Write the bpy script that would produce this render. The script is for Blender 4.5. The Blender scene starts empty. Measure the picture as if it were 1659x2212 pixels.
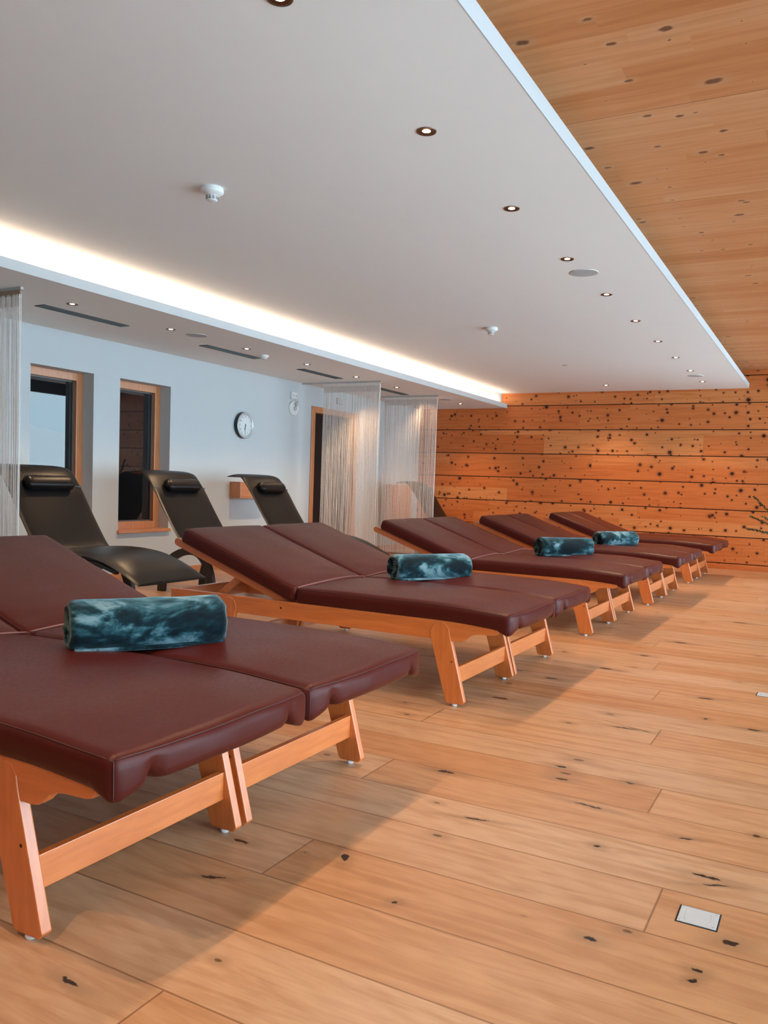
import bpy, bmesh, math, random
from mathutils import Vector, Matrix, noise
random.seed(7)
PI = math.pi
C = bpy.context.scene.collection
sc = bpy.context.scene

# ------------------------------------------------------------------ basics
XW, YF, YB, XG = -6.284, 12.663, -2.6, 0.75       # left wall, far wall, back wall, glazed wall
ZS, ZSF, ZW = 2.589, 2.658, 2.841                 # soffit underside, its top, timber ceiling
XL, ZL, TL, XC, XS = -4.744, 2.3525, .067, -4.843, -1.133

class N:
    """small node-graph writer"""
    def __init__(s, name):
        s.m = bpy.data.materials.new(name); s.m.use_nodes = True
        s.t = s.m.node_tree; s.t.nodes.clear()
        s.out = s.t.nodes.new('ShaderNodeOutputMaterial')
    def n(s, typ, **kw):
        o = s.t.nodes.new(typ)
        for k, v in kw.items(): setattr(o, k, v)
        return o
    def put(s, sock, v):
        if v is None: return
        if isinstance(v, bpy.types.NodeSocket): s.t.links.new(v, sock)
        else:
            if isinstance(v, (tuple, list)) and len(v) == 3 and sock.type == 'RGBA': v = (*v, 1)
            sock.default_value = v
    def math(s, op, a, b=None, c=None, clamp=False):
        o = s.n('ShaderNodeMath', operation=op, use_clamp=clamp)
        s.put(o.inputs[0], a); s.put(o.inputs[1], b); s.put(o.inputs[2], c)
        return o.outputs[0]
    def vm(s, op, a, b=None):
        o = s.n('ShaderNodeVectorMath', operation=op)
        s.put(o.inputs[0], a); s.put(o.inputs[1], b)
        return o.outputs['Value'] if op in ('LENGTH', 'DOT_PRODUCT', 'DISTANCE') else o.outputs[0]
    def obj(s): return s.n('ShaderNodeTexCoord').outputs['Object']
    def sep(s, v):
        o = s.n('ShaderNodeSeparateXYZ'); s.put(o.inputs[0], v); return o.outputs
    def comb(s, x=0., y=0., z=0.):
        o = s.n('ShaderNodeCombineXYZ'); s.put(o.inputs[0], x); s.put(o.inputs[1], y); s.put(o.inputs[2], z); return o.outputs[0]
    def noise(s, v, scale=5., detail=2., rough=.5, dist=0.):
        o = s.n('ShaderNodeTexNoise'); s.put(o.inputs['Vector'], v)
        s.put(o.inputs['Scale'], scale); s.put(o.inputs['Detail'], detail); s.put(o.inputs['Roughness'], rough); s.put(o.inputs['Distortion'], dist)
        return o.outputs['Fac']
    def white(s, v):
        o = s.n('ShaderNodeTexWhiteNoise', noise_dimensions='3D'); s.put(o.inputs['Vector'], v); return o.outputs['Value']
    def ramp(s, f, stops, interp='LINEAR'):
        o = s.n('ShaderNodeValToRGB'); s.put(o.inputs[0], f); cr = o.color_ramp; cr.interpolation = interp
        while len(cr.elements) < len(stops): cr.elements.new(.5)
        for e, (p, c) in zip(cr.elements, stops):
            e.position = p; e.color = (*c, 1) if isinstance(c, tuple) else (c, c, c, 1)
        return o.outputs[0]
    def mix(s, f, a, b, mode='MIX'):
        o = s.n('ShaderNodeMix', data_type='RGBA', blend_type=mode)
        s.put(o.inputs[0], f); s.put(o.inputs[6], a); s.put(o.inputs[7], b); return o.outputs[2]
    def smooth(s, v, lo, hi, a=0., b=1.):
        o = s.n('ShaderNodeMapRange', interpolation_type='SMOOTHSTEP')
        s.put(o.inputs[0], v); s.put(o.inputs[1], lo); s.put(o.inputs[2], hi); s.put(o.inputs[3], a); s.put(o.inputs[4], b)
        return o.outputs[0]
    def vor(s, v, scale=1., rnd=1., dim='2D'):
        o = s.n('ShaderNodeTexVoronoi', voronoi_dimensions=dim); s.put(o.inputs['Vector'], v)
        s.put(o.inputs['Scale'], scale); s.put(o.inputs['Randomness'], rnd); return o.outputs
    def bump(s, h, strength=.2, dist=.01):
        o = s.n('ShaderNodeBump'); s.put(o.inputs['Height'], h); s.put(o.inputs['Strength'], strength); s.put(o.inputs['Distance'], dist)
        return o.outputs[0]
    def bsdf(s, color, rough=.5, spec=.5, normal=None, **kw):
        o = s.n('ShaderNodeBsdfPrincipled')
        s.put(o.inputs['Base Color'], color); s.put(o.inputs['Roughness'], rough); s.put(o.inputs['Specular IOR Level'], spec)
        if normal is not None: s.put(o.inputs['Normal'], normal)
        for k, v in kw.items(): s.put(o.inputs[k.replace('_', ' ')], v)
        s.t.links.new(o.outputs[0], s.out.inputs[0]); return s.m

def plain(name, col, rough=.5, spec=.5, amt=.06, scale=30., **kw):
    g = N(name); f = g.noise(g.obj(), scale, 3.)
    c = g.mix(f, tuple(max(0, x * (1 - amt)) for x in col), tuple(x * (1 + amt) for x in col))
    return g.bsdf(c, rough, spec, g.bump(f, .05, .002), **kw)

def emit(name, col, strength):
    g = N(name); o = g.n('ShaderNodeEmission'); g.put(o.inputs[0], col); g.put(o.inputs[1], strength)
    g.t.links.new(o.outputs[0], g.out.inputs[0]); return g.m

# ------------------------------------------------------------------ materials
def mat_floor():
    g = N('oak_floor'); P = g.obj(); x, y, z = g.sep(P)
    r = g.math('DIVIDE', g.math('SUBTRACT', y, 1.998), .2545)
    row = g.math('FLOOR', r); fr = g.math('SUBTRACT', r, row)
    off = g.math('MULTIPLY', row, -.954)
    u = g.math('DIVIDE', g.math('ADD', g.math('ADD', x, .342), off), 3.)
    pl = g.math('FLOOR', u); fu = g.math('SUBTRACT', u, pl)
    rnd = g.white(g.comb(row, pl, 3.1)); rnd2 = g.white(g.comb(pl, row, 8.7))
    ed = g.math('MULTIPLY', g.math('MINIMUM', fr, g.math('SUBTRACT', 1., fr)), .2545)
    eu = g.math('MULTIPLY', g.math('MINIMUM', fu, g.math('SUBTRACT', 1., fu)), 3.)
    e = g.math('MINIMUM', ed, eu); seam = g.smooth(e, .0010, .0040, 1., 0.)
    sh = g.math('MULTIPLY', rnd, 40.)
    gv = g.comb(g.math('ADD', g.math('MULTIPLY', x, 1.1), sh), g.math('ADD', g.math('MULTIPLY', y, 11.), sh), 0.)
    n1 = g.noise(gv, 1.6, 6., .62, .9)
    n2 = g.noise(g.comb(g.math('ADD', g.math('MULTIPLY', x, 5.), sh), g.math('MULTIPLY', y, 90.), 0.), 1.5, 3., .6)
    w = g.n('ShaderNodeTexWave', wave_type='RINGS', rings_direction='Z')
    g.put(w.inputs['Vector'], g.comb(g.math('ADD', g.math('MULTIPLY', fu, 1.6), rnd2), g.math('ADD', g.math('SUBTRACT', fr, .5), g.math('MULTIPLY', rnd, .6)), 0.))
    g.put(w.inputs['Scale'], 4.5); g.put(w.inputs['Distortion'], 5.); g.put(w.inputs['Detail'], 3.); g.put(w.inputs['Detail Scale'], 1.3)
    base = g.ramp(rnd, [(0., (.440, .205, .090)), (.35, (.495, .258, .128)), (.7, (.470, .268, .148)), (1., (.53, .305, .170))])
    c = g.mix(g.smooth(n1, .40, .68), g.mix(1., base, (1.04, 1.04, 1.05), 'MULTIPLY'), g.mix(1., base, (.82, .74, .67), 'MULTIPLY'))
    c = g.mix(g.math('MULTIPLY', w.outputs['Fac'], .22), c, g.mix(1., c, (.76, .68, .60), 'MULTIPLY'))
    c = g.mix(g.math('MULTIPLY', g.smooth(n2, .35, .8), .3), c, g.mix(1., c, (1.25, 1.22, 1.2), 'MULTIPLY'))
    # grey-brown halo and black cracks of the knots seen on this floor
    knots = [(-1.206,2.743,.034,.011,.1),(-.667,2.714,.05,.006,-.1),(-.942,2.40,.045,.005,.2),(-.56,2.414,.01,.009,0),(-1.158,1.947,.010,.022,.5),
             (-.919,1.803,.010,.007,.6),(-.446,1.899,.018,.010,0),(-.151,2.058,.022,.013,.2),(-.25,2.385,.040,.007,0),(-.219,2.345,.035,.004,.4),
             (-.763,3.708,.06,.007,.1),(-.70,3.722,.06,.004,-.3),(-1.421,3.868,.045,.015,0),(-.521,4.504,.04,.014,.2),(-.255,4.026,.03,.012,0),
             (-.148,2.764,.010,.010,0),(-.337,2.62,.022,.006,.3),(-.206,1.898,.013,.008,0),(-.209,1.853,.014,.006,.8),(-.858,3.042,.022,.009,0),
             (-.817,2.91,.028,.008,.1),(-.594,3.014,.016,.010,0),(-1.467,1.874,.03,.008,0),(-1.393,1.66,.035,.006,.4),(-1.345,1.155,.03,.007,-.1),
             (-.468,4.091,.012,.010,0),(-1.14,4.9,.04,.016,0),(-.9,6.1,.05,.018,0),(-1.02,5.45,.03,.015,0),(-.62,7.4,.06,.02,0),(-1.34,4.45,.04,.014,0)]
    wob = g.n('ShaderNodeTexNoise'); g.put(wob.inputs['Vector'], P); g.put(wob.inputs['Scale'], 55.); g.put(wob.inputs['Detail'], 2.)
    wv = g.vm('MULTIPLY', g.vm('SUBTRACT', wob.outputs['Color'], (.5, .5, .5)), (.022, .022, 0.))
    Pw = g.vm('ADD', P, wv); dmin = None
    for (kx, ky, a, b, rot) in knots:
        d = g.vm('SUBTRACT', Pw, (kx, ky, 0.))
        ca, sa = math.cos(rot), math.sin(rot)
        d1 = g.vm('DOT_PRODUCT', d, (ca / a, sa / a, 0.)); d2 = g.vm('DOT_PRODUCT', d, (-sa / b, ca / b, 0.))
        q = g.vm('LENGTH', g.comb(d1, d2, 0.))
        dmin = q if dmin is None else g.math('MINIMUM', dmin, q)
    vo = g.vor(g.comb(g.math('MULTIPLY', x, .55), y, 0.), 2.6)
    vk = g.math('DIVIDE', vo['Distance'], g.math('MULTIPLY', g.sep(vo['Color'])[0], .06))
    c = g.mix(g.smooth(dmin, 1., 5., .45, 0.), c, (.20, .105, .05))
    c = g.mix(g.smooth(vk, .9, 3.4, .35, 0.), c, (.20, .10, .05))
    c = g.mix(g.smooth(vk, .45, .8, .75, 0.), c, (.07, .035, .018))
    c = g.mix(g.smooth(dmin, .75, 1.1, 1., 0.), c, (.012, .007, .005))
    c = g.mix(g.math('MULTIPLY', seam, .75), c, (.17, .065, .025))
    h = g.math('SUBTRACT', g.math('MULTIPLY', n2, .25), g.math('MULTIPLY', seam, 1.))
    return g.bsdf(c, g.smooth(n1, .2, .8, .27, .40), .62, g.bump(h, .18, .002))

def mat_swiss_pine():
    """far wall boards: many dark knots, coordinates x (along) and z (up)"""
    g = N('knotty_pine_boards'); x, y, z = g.sep(g.obj())
    r = g.math('DIVIDE', g.math('SUBTRACT', z, .469), .384); row = g.math('FLOOR', r); fr = g.math('SUBTRACT', r, row)
    half = g.math('FLOOR', g.math('ADD', fr, g.math('MULTIPLY', g.white(g.comb(row, 1., 2.)), .6)))
    rr = g.math('ADD', g.math('MULTIPLY', row, 2.), half)
    u = g.math('DIVIDE', g.math('ADD', x, g.math('MULTIPLY', g.white(g.comb(rr, 4., 0.)), 3.)), 2.4)
    pl = g.math('FLOOR', u); rnd = g.white(g.comb(rr, pl, 5.)); fu = g.math('SUBTRACT', u, pl)
    sh = g.math('MULTIPLY', rnd, 30.)
    gr = g.noise(g.comb(g.math('ADD', g.math('MULTIPLY', x, .9), sh), g.math('ADD', g.math('MULTIPLY', z, 16.), sh), 0.), 1.7, 5., .6, .5)
    base = g.ramp(rnd, [(0., (.60, .165, .040)), (.5, (.66, .21, .058)), (1., (.70, .275, .092))])
    c = g.mix(g.smooth(gr, .4, .7), base, g.mix(1., base, (.84, .74, .64), 'MULTIPLY'))
    pv = g.comb(g.math('ADD', x, g.math('MULTIPLY', row, 7.3)), g.math('MULTIPLY', z, 1.05), 0.)
    wv = g.n('ShaderNodeTexNoise'); g.put(wv.inputs['Vector'], pv); g.put(wv.inputs['Scale'], 40.)
    pv = g.vm('ADD', pv, g.vm('MULTIPLY', g.vm('SUBTRACT', wv.outputs['Color'], (.5, .5, .5)), (.008, .006, 0.)))
    for sc_, rmin, rad, seed in ((3.9, .10, .120, 0.), (5.4, .30, .115, 13.), (6.6, .45, .12, 31.)):
        vo = g.vor(g.vm('ADD', pv, (seed, seed, 0.)), sc_)
        rc, gc, bc = g.sep(vo['Color'])
        R = g.math('MULTIPLY', g.math('MAXIMUM', g.math('SUBTRACT', rc, rmin), .0001), rad / (1 - rmin) * 1.15)
        q = g.math('DIVIDE', vo['Distance'], R)
        c = g.mix(g.smooth(q, .8, 2.3, .38, 0.), c, (.30, .075, .018))
        c = g.mix(g.smooth(q, .6, 1.05, 1., 0.), c, g.mix(gc, (.095, .020, .008), (.030, .011, .009)))
    j = g.math('MULTIPLY', g.math('MINIMUM', fu, g.math('SUBTRACT', 1., fu)), 2.4)
    c = g.mix(g.smooth(j, .0005, .004, .45, 0.), c, (.2, .06, .02))
    return g.bsdf(c, .5, .35, g.bump(gr, .08, .002))

def mat_spruce():
    """timber ceiling panels: x along the boards, y across"""
    g = N('spruce_ceiling'); P = g.obj(); x, y, z = g.sep(P)
    r = g.math('DIVIDE', g.math('SUBTRACT', y, 3.99), 1.303); row = g.math('FLOOR', r); fr = g.math('SUBTRACT', r, row)
    l = g.math('FLOOR', g.math('MULTIPLY', fr, 9.)); u = g.math('DIVIDE', g.math('ADD', x, g.math('MULTIPLY', g.white(g.comb(row, l, 1.)), 4.)), 3.1)
    rnd = g.white(g.comb(g.math('FLOOR', u), g.math('ADD', g.math('MULTIPLY', row, 9.), l), 2.)); sh = g.math('MULTIPLY', rnd, 20.)
    gr = g.noise(g.comb(g.math('ADD', g.math('MULTIPLY', x, 1.2), sh), g.math('ADD', g.math('MULTIPLY', y, 20.), sh), 0.), 1.5, 5., .6, .6)
    base = g.ramp(rnd, [(0., (.53, .215, .080)), (.5, (.58, .255, .105)), (1., (.61, .30, .14))])
    c = g.mix(g.smooth(gr, .35, .75), base, g.mix(1., base, (.84, .76, .66), 'MULTIPLY'))
    pv = g.comb(g.math('MULTIPLY', x, .62), g.math('ADD', y, g.math('MULTIPLY', x, .05)), 0.)
    wn = g.n('ShaderNodeTexNoise'); g.put(wn.inputs['Vector'], P); g.put(wn.inputs['Scale'], 30.)
    pv = g.vm('ADD', pv, g.vm('MULTIPLY', g.vm('SUBTRACT', wn.outputs['Color'], (.5, .5, .5)), (.018, .018, 0.)))
    for sc_, rmin, rad, sd, dk in ((3.0, .12, .085, 3., .92), (5.2, .30, .085, 9., .85)):
        vo = g.vor(g.vm('ADD', pv, (sd, sd, 0.)), sc_); rc = g.sep(vo['Color'])[0]
        R = g.math('MULTIPLY', g.math('MAXIMUM', g.math('SUBTRACT', rc, rmin), .0001), rad / (1 - rmin))
        q = g.math('DIVIDE', vo['Distance'], R)
        c = g.mix(g.smooth(q, .9, 2.8, .3, 0.), c, (.56, .34, .20))
        c = g.mix(g.smooth(q, .5, 1.1, dk, 0.), c, (.135, .055, .025))
    e = g.math('MULTIPLY', g.math('MINIMUM', fr, g.math('SUBTRACT', 1., fr)), 1.303)
    c = g.mix(g.smooth(e, .001, .0035, .85, 0.), c, (.10, .035, .012))
    return g.bsdf(c, .55, .3, g.bump(gr, .06, .002))

def mat_beech(name='stained_beech', k=(.62, .168, .033), axis=0):
    g = N(name); x, y, z = g.sep(g.obj()); s_ = [g.math('MULTIPLY', q, 14.) for q in (x, y, z)]
    s_[axis] = g.math('MULTIPLY', (x, y, z)[axis], 1.6)
    n = g.noise(g.comb(*s_), 3., 5., .6, .3)
    c = g.mix(g.smooth(n, .3, .75), tuple(q * 1.08 for q in k), (k[0] * .86, k[1] * .74, k[2] * .6))
    return g.bsdf(c, .42, .8, g.bump(n, .04, .001), Coat_Weight=1., Coat_Roughness=.28)

def mat_leather():
    g = N('maroon_leather'); P = g.obj(); oi = g.n('ShaderNodeObjectInfo')
    n = g.noise(P, 4., 3.); f = g.vor(P, 260., 1., '3D')['Distance']; n2 = g.noise(P, 90., 3.)
    c = g.mix(n, (.058, .008, .006), (.075, .011, .008))
    h = g.math('ADD', g.math('MULTIPLY', f, .6), n2)
    return g.bsdf(c, g.smooth(n2, .3, .7, .34, .40), .20, g.bump(h, .05, .001))

def mat_black_leather():
    g = N('black_leather'); P = g.obj(); n = g.noise(P, 5., 3.); f = g.noise(P, 160., 3.)
    c = g.mix(n, (.0035, .0040, .0050), (.009, .0055, .0045))
    return g.bsdf(c, .34, .20, g.bump(f, .10, .001))

def mat_velvet():
    g = N('crushed_teal_velvet'); P = g.obj()
    oi = g.n('ShaderNodeObjectInfo'); P2 = g.vm('ADD', P, g.vm('MULTIPLY', g.comb(oi.outputs['Random'], oi.outputs['Random'], 0.), (7., 3., 0.)))
    a = g.noise(g.vm('MULTIPLY', P2, (1.2, .8, 1.2)), 5., 4., .6, .9); b = g.noise(g.vm('MULTIPLY', P2, (1., .4, 1.)), 16., 5., .65, 1.2)
    f = g.math('ADD', g.math('MULTIPLY', a, .72), g.math('MULTIPLY', b, .28))
    nap = g.noise(P, 420., 2.)
    c = g.ramp(f, [(.43, (.001, .006, .010)), (.49, (.003, .018, .026)), (.53, (.020, .075, .095)), (.575, (.12, .21, .245)), (.72, (.25, .34, .37))])
    return g.bsdf(c, .85, .15, g.bump(g.math('ADD', g.math('MULTIPLY', a, 6.), nap), .45, .004),
                  Sheen_Weight=.7, Sheen_Roughness=.35, Sheen_Tint=(.42, .66, .74, 1.))

M = dict(
    floor=mat_floor(), pine=mat_swiss_pine(), spruce=mat_spruce(),
    beech=mat_beech(), beech_z=mat_beech('stained_beech_upright', axis=2), beech_y=mat_beech('stained_beech_cross', axis=1),
    larch=mat_beech('oiled_larch', (.52, .20, .065), axis=2), larch_y=mat_beech('oiled_larch_sill', (.52, .20, .065), axis=1),
    leather=mat_leather(), bleather=mat_black_leather(), velvet=mat_velvet(),
    piping=plain('mauve_piping', (.22, .09, .085), .45), seam=plain('dark_seam', (.055, .012, .012), .5),
    white=plain('white_plaster', (.50, .53, .54), .9, .2, .012, 6.), ceil=plain('grey_white_ceiling', (.77, .77, .735), .9, .2, .012, 6.),
    cover=plain('white_lacquer', (.50, .52, .53), .6, .3, .01),
    pad=plain('pale_glide', (.75, .78, .8), .4), darkwood=plain('dark_bent_wood', (.020, .013, .011), .4, amt=.2),
    plastic=plain('white_plastic', (.70, .71, .70), .4, amt=.01), vent=plain('grey_vent', (.06, .085, .09), .5), dark=plain('dark_slot', (.012, .012, .012), .8),
    bronze=plain('bronze_reflector', (.16, .075, .035), .28, .5, Metallic=.8), rim=plain('satin_rim', (.22, .15, .11), .35, Metallic=.6),
    lamp=emit('lamp_glow', (1., .80, .56), 16.), led=emit('led_glow', (1., .74, .50), 6.),
    steel=plain('brushed_steel', (.62, .66, .68), .35, Metallic=.35), grille=plain('speaker_mesh', (.40, .41, .41), .7),
    strings=plain('ecru_strings', (.76, .69, .64), .8, .2, .15), tape=plain('tan_heading_tape', (.30, .20, .135), .8),
    alu=plain('aluminium_track', (.5, .5, .49), .4, Metallic=.5), clockrim=plain('silver_clock_rim', (.50, .54, .55), .3, Metallic=.4),
    dialm=plain('pale_dial', (.66, .70, .71), .5, amt=.01), black=plain('black_paint', (.01, .012, .013), .4), blackrim=plain('black_case', (.012, .018, .022), .35),
    doorleaf=plain('dark_door', (.016, .009, .007), .6, .2), snow=plain('snow', (.85, .88, .92), .9, .1), pot=plain('glazed_maroon_pot', (.05, .015, .012), .25),
    fillcut=mat_beech('fill_cutting_dark_wood', (.16, .075, .035), axis=2), soil=plain('soil', (.03, .02, .012), .9), needle=plain('fir_needles', (.018, .060, .022), .5, amt=.4, scale=8.), twig=plain('twig_bark', (.06, .03, .012), .8),
    screw=plain('screw_head', (.10, .06, .03), .4), frost=plain('grey_frame', (.09, .09, .09), .4),
)
def mat_pane():
    g = N('dark_window_glass'); n = g.noise(g.obj(), .7, 1.)
    return g.bsdf((.006, .008, .010), 0.003, .5, g.bump(n, .01, .003), IOR=1.75)
def mat_clear():
    g = N('clear_glass'); fr = g.n('ShaderNodeFresnel'); fr.inputs[0].default_value = 1.3
    t = g.n('ShaderNodeBsdfTransparent'); t.inputs[0].default_value = (.94, .97, .97, 1); gl = g.n('ShaderNodeBsdfGlossy'); gl.inputs['Roughness'].default_value = .0
    mx = g.n('ShaderNodeMixShader'); g.t.links.new(fr.outputs[0], mx.inputs[0]); g.t.links.new(t.outputs[0], mx.inputs[1]); g.t.links.new(gl.outputs[0], mx.inputs[2])
    g.t.links.new(mx.outputs[0], g.out.inputs[0]); return g.m
M['pane'] = mat_pane(); M['clear'] = mat_clear()

# ------------------------------------------------------------------ mesh helpers
class MB:
    def __init__(s): s.b = bmesh.new()
    def box(s, x0, x1, y0, y1, z0, z1):
        v = [s.b.verts.new(p) for p in ((x0,y0,z0),(x1,y0,z0),(x1,y1,z0),(x0,y1,z0),(x0,y0,z1),(x1,y0,z1),(x1,y1,z1),(x0,y1,z1))]
        for f in ((0,3,2,1),(4,5,6,7),(0,1,5,4),(1,2,6,5),(2,3,7,6),(3,0,4,7)): s.b.faces.new([v[i] for i in f])
        return s
    def prism(s, pts, a0, a1, axis='y'):
        """outline pts (two coords) extruded along axis from a0 to a1"""
        def P(p, a): return {'y': (p[0], a, p[1]), 'x': (a, p[0], p[1]), 'z': (p[0], p[1], a)}[axis]
        A = [s.b.verts.new(P(p, a0)) for p in pts]; B = [s.b.verts.new(P(p, a1)) for p in pts]; n = len(pts)
        s.b.faces.new(A); s.b.faces.new(B[::-1])
        for i in range(n): s.b.faces.new((A[i], B[i], B[(i+1) % n], A[(i+1) % n]))
        return s
    def tube(s, path, r, seg=8, closed=False, cap=True):
        path = [Vector(p) for p in path]; n = len(path); rings = []
        rr = r if isinstance(r, (list, tuple)) else [r] * n
        for i, p in enumerate(path):
            a = path[i-1] if (i > 0 or closed) else p; c = path[(i+1) % n] if (i < n-1 or closed) else p
            d = (c - a).normalized(); ref = Vector((0,0,1)) if abs(d.z) < .9 else Vector((1,0,0))
            u = d.cross(ref).normalized(); w = u.cross(d)
            rings.append([s.b.verts.new(p + (u*math.cos(2*PI*k/seg) + w*math.sin(2*PI*k/seg)) * rr[i]) for k in range(seg)])
        for i in range(n if closed else n-1):
            A, B = rings[i], rings[(i+1) % n]
            for k in range(seg): s.b.faces.new((A[k], A[(k+1) % seg], B[(k+1) % seg], B[k]))
        if cap and not closed: s.b.faces.new(rings[0][::-1]); s.b.faces.new(rings[-1])
        return s
    def lathe(s, prof, c=(0,0,0), axis='z', seg=32, smooth=True):
        """prof: (radius, height) list"""
        def P(r, h, t):
            a, b = r*math.cos(t), r*math.sin(t)
            v = {'z': (a, b, h), 'x': (h, a, b), 'y': (a, h, b)}[axis]; return (c[0]+v[0], c[1]+v[1], c[2]+v[2])
        rings = []
        for (r, h) in prof:
            if r < 1e-6: rings.append([s.b.verts.new(P(0, h, 0))])
            else: rings.append([s.b.verts.new(P(r, h, 2*PI*k/seg)) for k in range(seg)])
        for A, B in zip(rings, rings[1:]):
            for k in range(seg):
                q = [A[k % len(A)], A[(k+1) % len(A)] if len(A) > 1 else None, B[(k+1) % len(B)] if len(B) > 1 else None, B[k % len(B)]]
                q = [v for v in q if v is not None]
                if len(set(q)) >= 3:
                    f = s.b.faces.new(q); f.smooth = smooth
        return s
    def build(s, name, mat, parent=None, loc=(0,0,0), rot=(0,0,0), smooth=False, bevel=0., sub=0, kind=None, normals=True):
        if normals: bmesh.ops.recalc_face_normals(s.b, faces=s.b.faces)
        me = bpy.data.meshes.new(name); s.b.to_mesh(me); s.b.free()
        if smooth:
            for p in me.polygons: p.use_smooth = True
        me.materials.append(mat)
        o = bpy.data.objects.new(name, me); C.objects.link(o); o.location = loc; o.rotation_euler = rot
        if parent: o.parent = parent
        if bevel:
            m = o.modifiers.new('edge', 'BEVEL'); m.width = bevel; m.segments = 2; m.limit_method = 'ANGLE'; m.angle_limit = .7
        if sub:
            m = o.modifiers.new('soft', 'SUBSURF'); m.levels = sub; m.render_levels = sub
        if kind: o['kind'] = kind
        return o

def thing(name, label, cat, loc=(0,0,0), rz=0., group=None):
    o = bpy.data.objects.new(name, None); C.objects.link(o); o.empty_display_size = .1
    o.location = loc; o.rotation_euler = (0,0,rz); o['label'] = label; o['category'] = cat
    if group: o['group'] = group
    return o
def kids(o): return [c for c in bpy.data.objects if c.parent == o]
def copy_tree(o, parent=None):
    c = o.copy(); C.objects.link(c)
    if parent: c.parent = parent
    for ch in kids(o): copy_tree(ch, c)
    return c
def relabel(o, label, group=None):
    o['label'] = label
    if group: o['group'] = group
    return o
def struct(mb, name, mat, parent=None, **kw): 
    o = mb.build(name, mat, parent, **kw)
    if not parent: o['kind'] = 'structure'
    return o

# ------------------------------------------------------------------ the room
struct(MB().box(XW-.3, XG+.15, YB-.2, YF+.3, -.12, 0.), 'floor', M['floor'])

def wall_left():
    m = MB(); x0, x1 = XW-.26, XW; zt = ZL
    wins = [(4.890, 5.592), (5.920, 6.625)]; zb, zh = .500, 2.012; dy0, dy1, dh = 9.345, 10.568, 2.083
    ys = [YB] + [v for w in wins for v in w]
    m.box(x0, x1, YB-.1, 4.890, 0, 2.6); m.box(x0, x1, 5.592, 5.920, 0, 2.6); m.box(x0, x1, 6.625, 9.09, 0, 2.6)
    for a, b in wins: m.box(x0, x1, a, b, 0, zb); m.box(x0, x1, a, b, zh, 2.6)
    m.box(x0, x1-.03, 9.09, dy0, 0, 2.6); m.box(x0, x1-.03, dy1, YF, 0, 2.6); m.box(x0, x1-.03, dy0, dy1, dh, 2.6)
    struct(m, 'wall_left', M['white'])
    for i, (a, b) in enumerate(wins):
        w = bpy.data.objects.new('window_%d' % (i+1), None); C.objects.link(w); w['kind'] = 'structure'
        f0, f1 = XW-.215, XW-.146; t = .075
        f = MB(); f.box(f0, f1, a, a+t, zb, zh); f.box(f0, f1, b-t, b, zb, zh); f.box(f0, f1, a+t, b-t, zh-t, zh); f.box(f0, f1, a+t, b-t, zb, zb+t)
        f.build('window_frame', M['larch'], w, bevel=.004)
        s_ = MB(); t2 = .012; f2, f3 = XW-.21, XW-.185
        s_.box(f2, f3, a+t, a+t+t2, zb+t, zh-t); s_.box(f2, f3, b-t-t2, b-t, zb+t, zh-t); s_.box(f2, f3, a+t, b-t, zh-t-t2, zh-t); s_.box(f2, f3, a+t, b-t, zb+t, zb+t+t2)
        s_.build('window_sash', M['frost'], w)
        MB().box(XW-.202, XW-.194, a+t, b-t, zb+t, zh-t).build('window_pane', M['pane'], w)
        MB().box(XW-.15, XW+.03, a-.015, b+.012, zb-.032, zb+.002).build('window_sill', M['larch_y'], w, bevel=.003)
    d = bpy.data.objects.new('door_1', None); C.objects.link(d); d['kind'] = 'structure'
    f = MB(); t = .085; xa, xb = XW-.20, XW-.015
    f.box(xa, xb, dy0, dy0+t, 0, dh); f.box(xa, xb, dy1-t, dy1, 0, dh); f.box(xa, xb, dy0+t, dy1-t, dh-t, dh)
    f.build('door_frame', M['larch'], d, bevel=.004)
    MB().box(XW-.17, XW-.13, dy0+t, dy1-t, 0.005, dh-t).build('door_leaf', M['doorleaf'], d)
wall_left()

m = MB(); z = .469 - .384
zz = [.0, .085, .469, .853, 1.237, 1.621, 2.005, 2.389, 2.773, ZW+.05]
for a, b in zip(zz, zz[1:]): m.box(XW-.2, XG+.1, YF, YF+.05, a+.0065, b-.0065)
struct(m, 'wall_far', M['pine'])
struct(MB().box(XW-.3, XG+.15, YF+.03, YF+.2, -.1, ZW+.1), 'wall_far_backing', M['dark'])
struct(MB().box(XW, XG, YF-.018, YF, 0, .07), 'baseboard_far', M['beech'], bevel=.003)
struct(MB().box(XW-.03, XW-.012, 10.57, YF-.018, 0, .07).box(XW-.03+.03, XW+.014, 6.7, 9.09, 0, .07).box(XW, XW+.014, YB, 6.7, 0, .07), 'baseboard_left', M['larch_y'])
struct(MB().box(XW-.3, XG+.1, YB-.15, YB, 0, ZW+.1), 'wall_back', M['fillcut'])  # unseen back wall, its wood made dark to lower fill light from behind
struct(MB().box(XC-.3, XG+1.6, YB-.15, YF+.2, ZW, ZW+.12), 'ceiling_timber', M['spruce'])
struct(MB().box(XC, XS, YB, YF-.001, ZS, ZSF), 'ceiling_soffit', M['ceil'])
struct(MB().box(XS, XS+.004, YB, YF-.001, ZS-.001, ZSF+.002), 'trim_soffit', M['cover'])
struct(MB().box(XS-.4, XS-.36, YB, YF, ZSF, ZW), 'ceiling_light_stop', M['ceil'])  # unseen strip above the soffit, added to keep light from leaking
struct(MB().box(XW-.2, XL, YB, YF-.001, ZL, ZL+TL), 'ceiling_ledge', M['ceil'])
struct(MB().box(XL, XL+.004, YB, YF-.001, ZL-.001, ZL+TL+.001), 'trim_ledge', M['cover'])
struct(MB().box(XC-.05, XC, YB, YF-.001, ZL+TL, ZW), 'wall_cove', M['white'])

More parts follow.
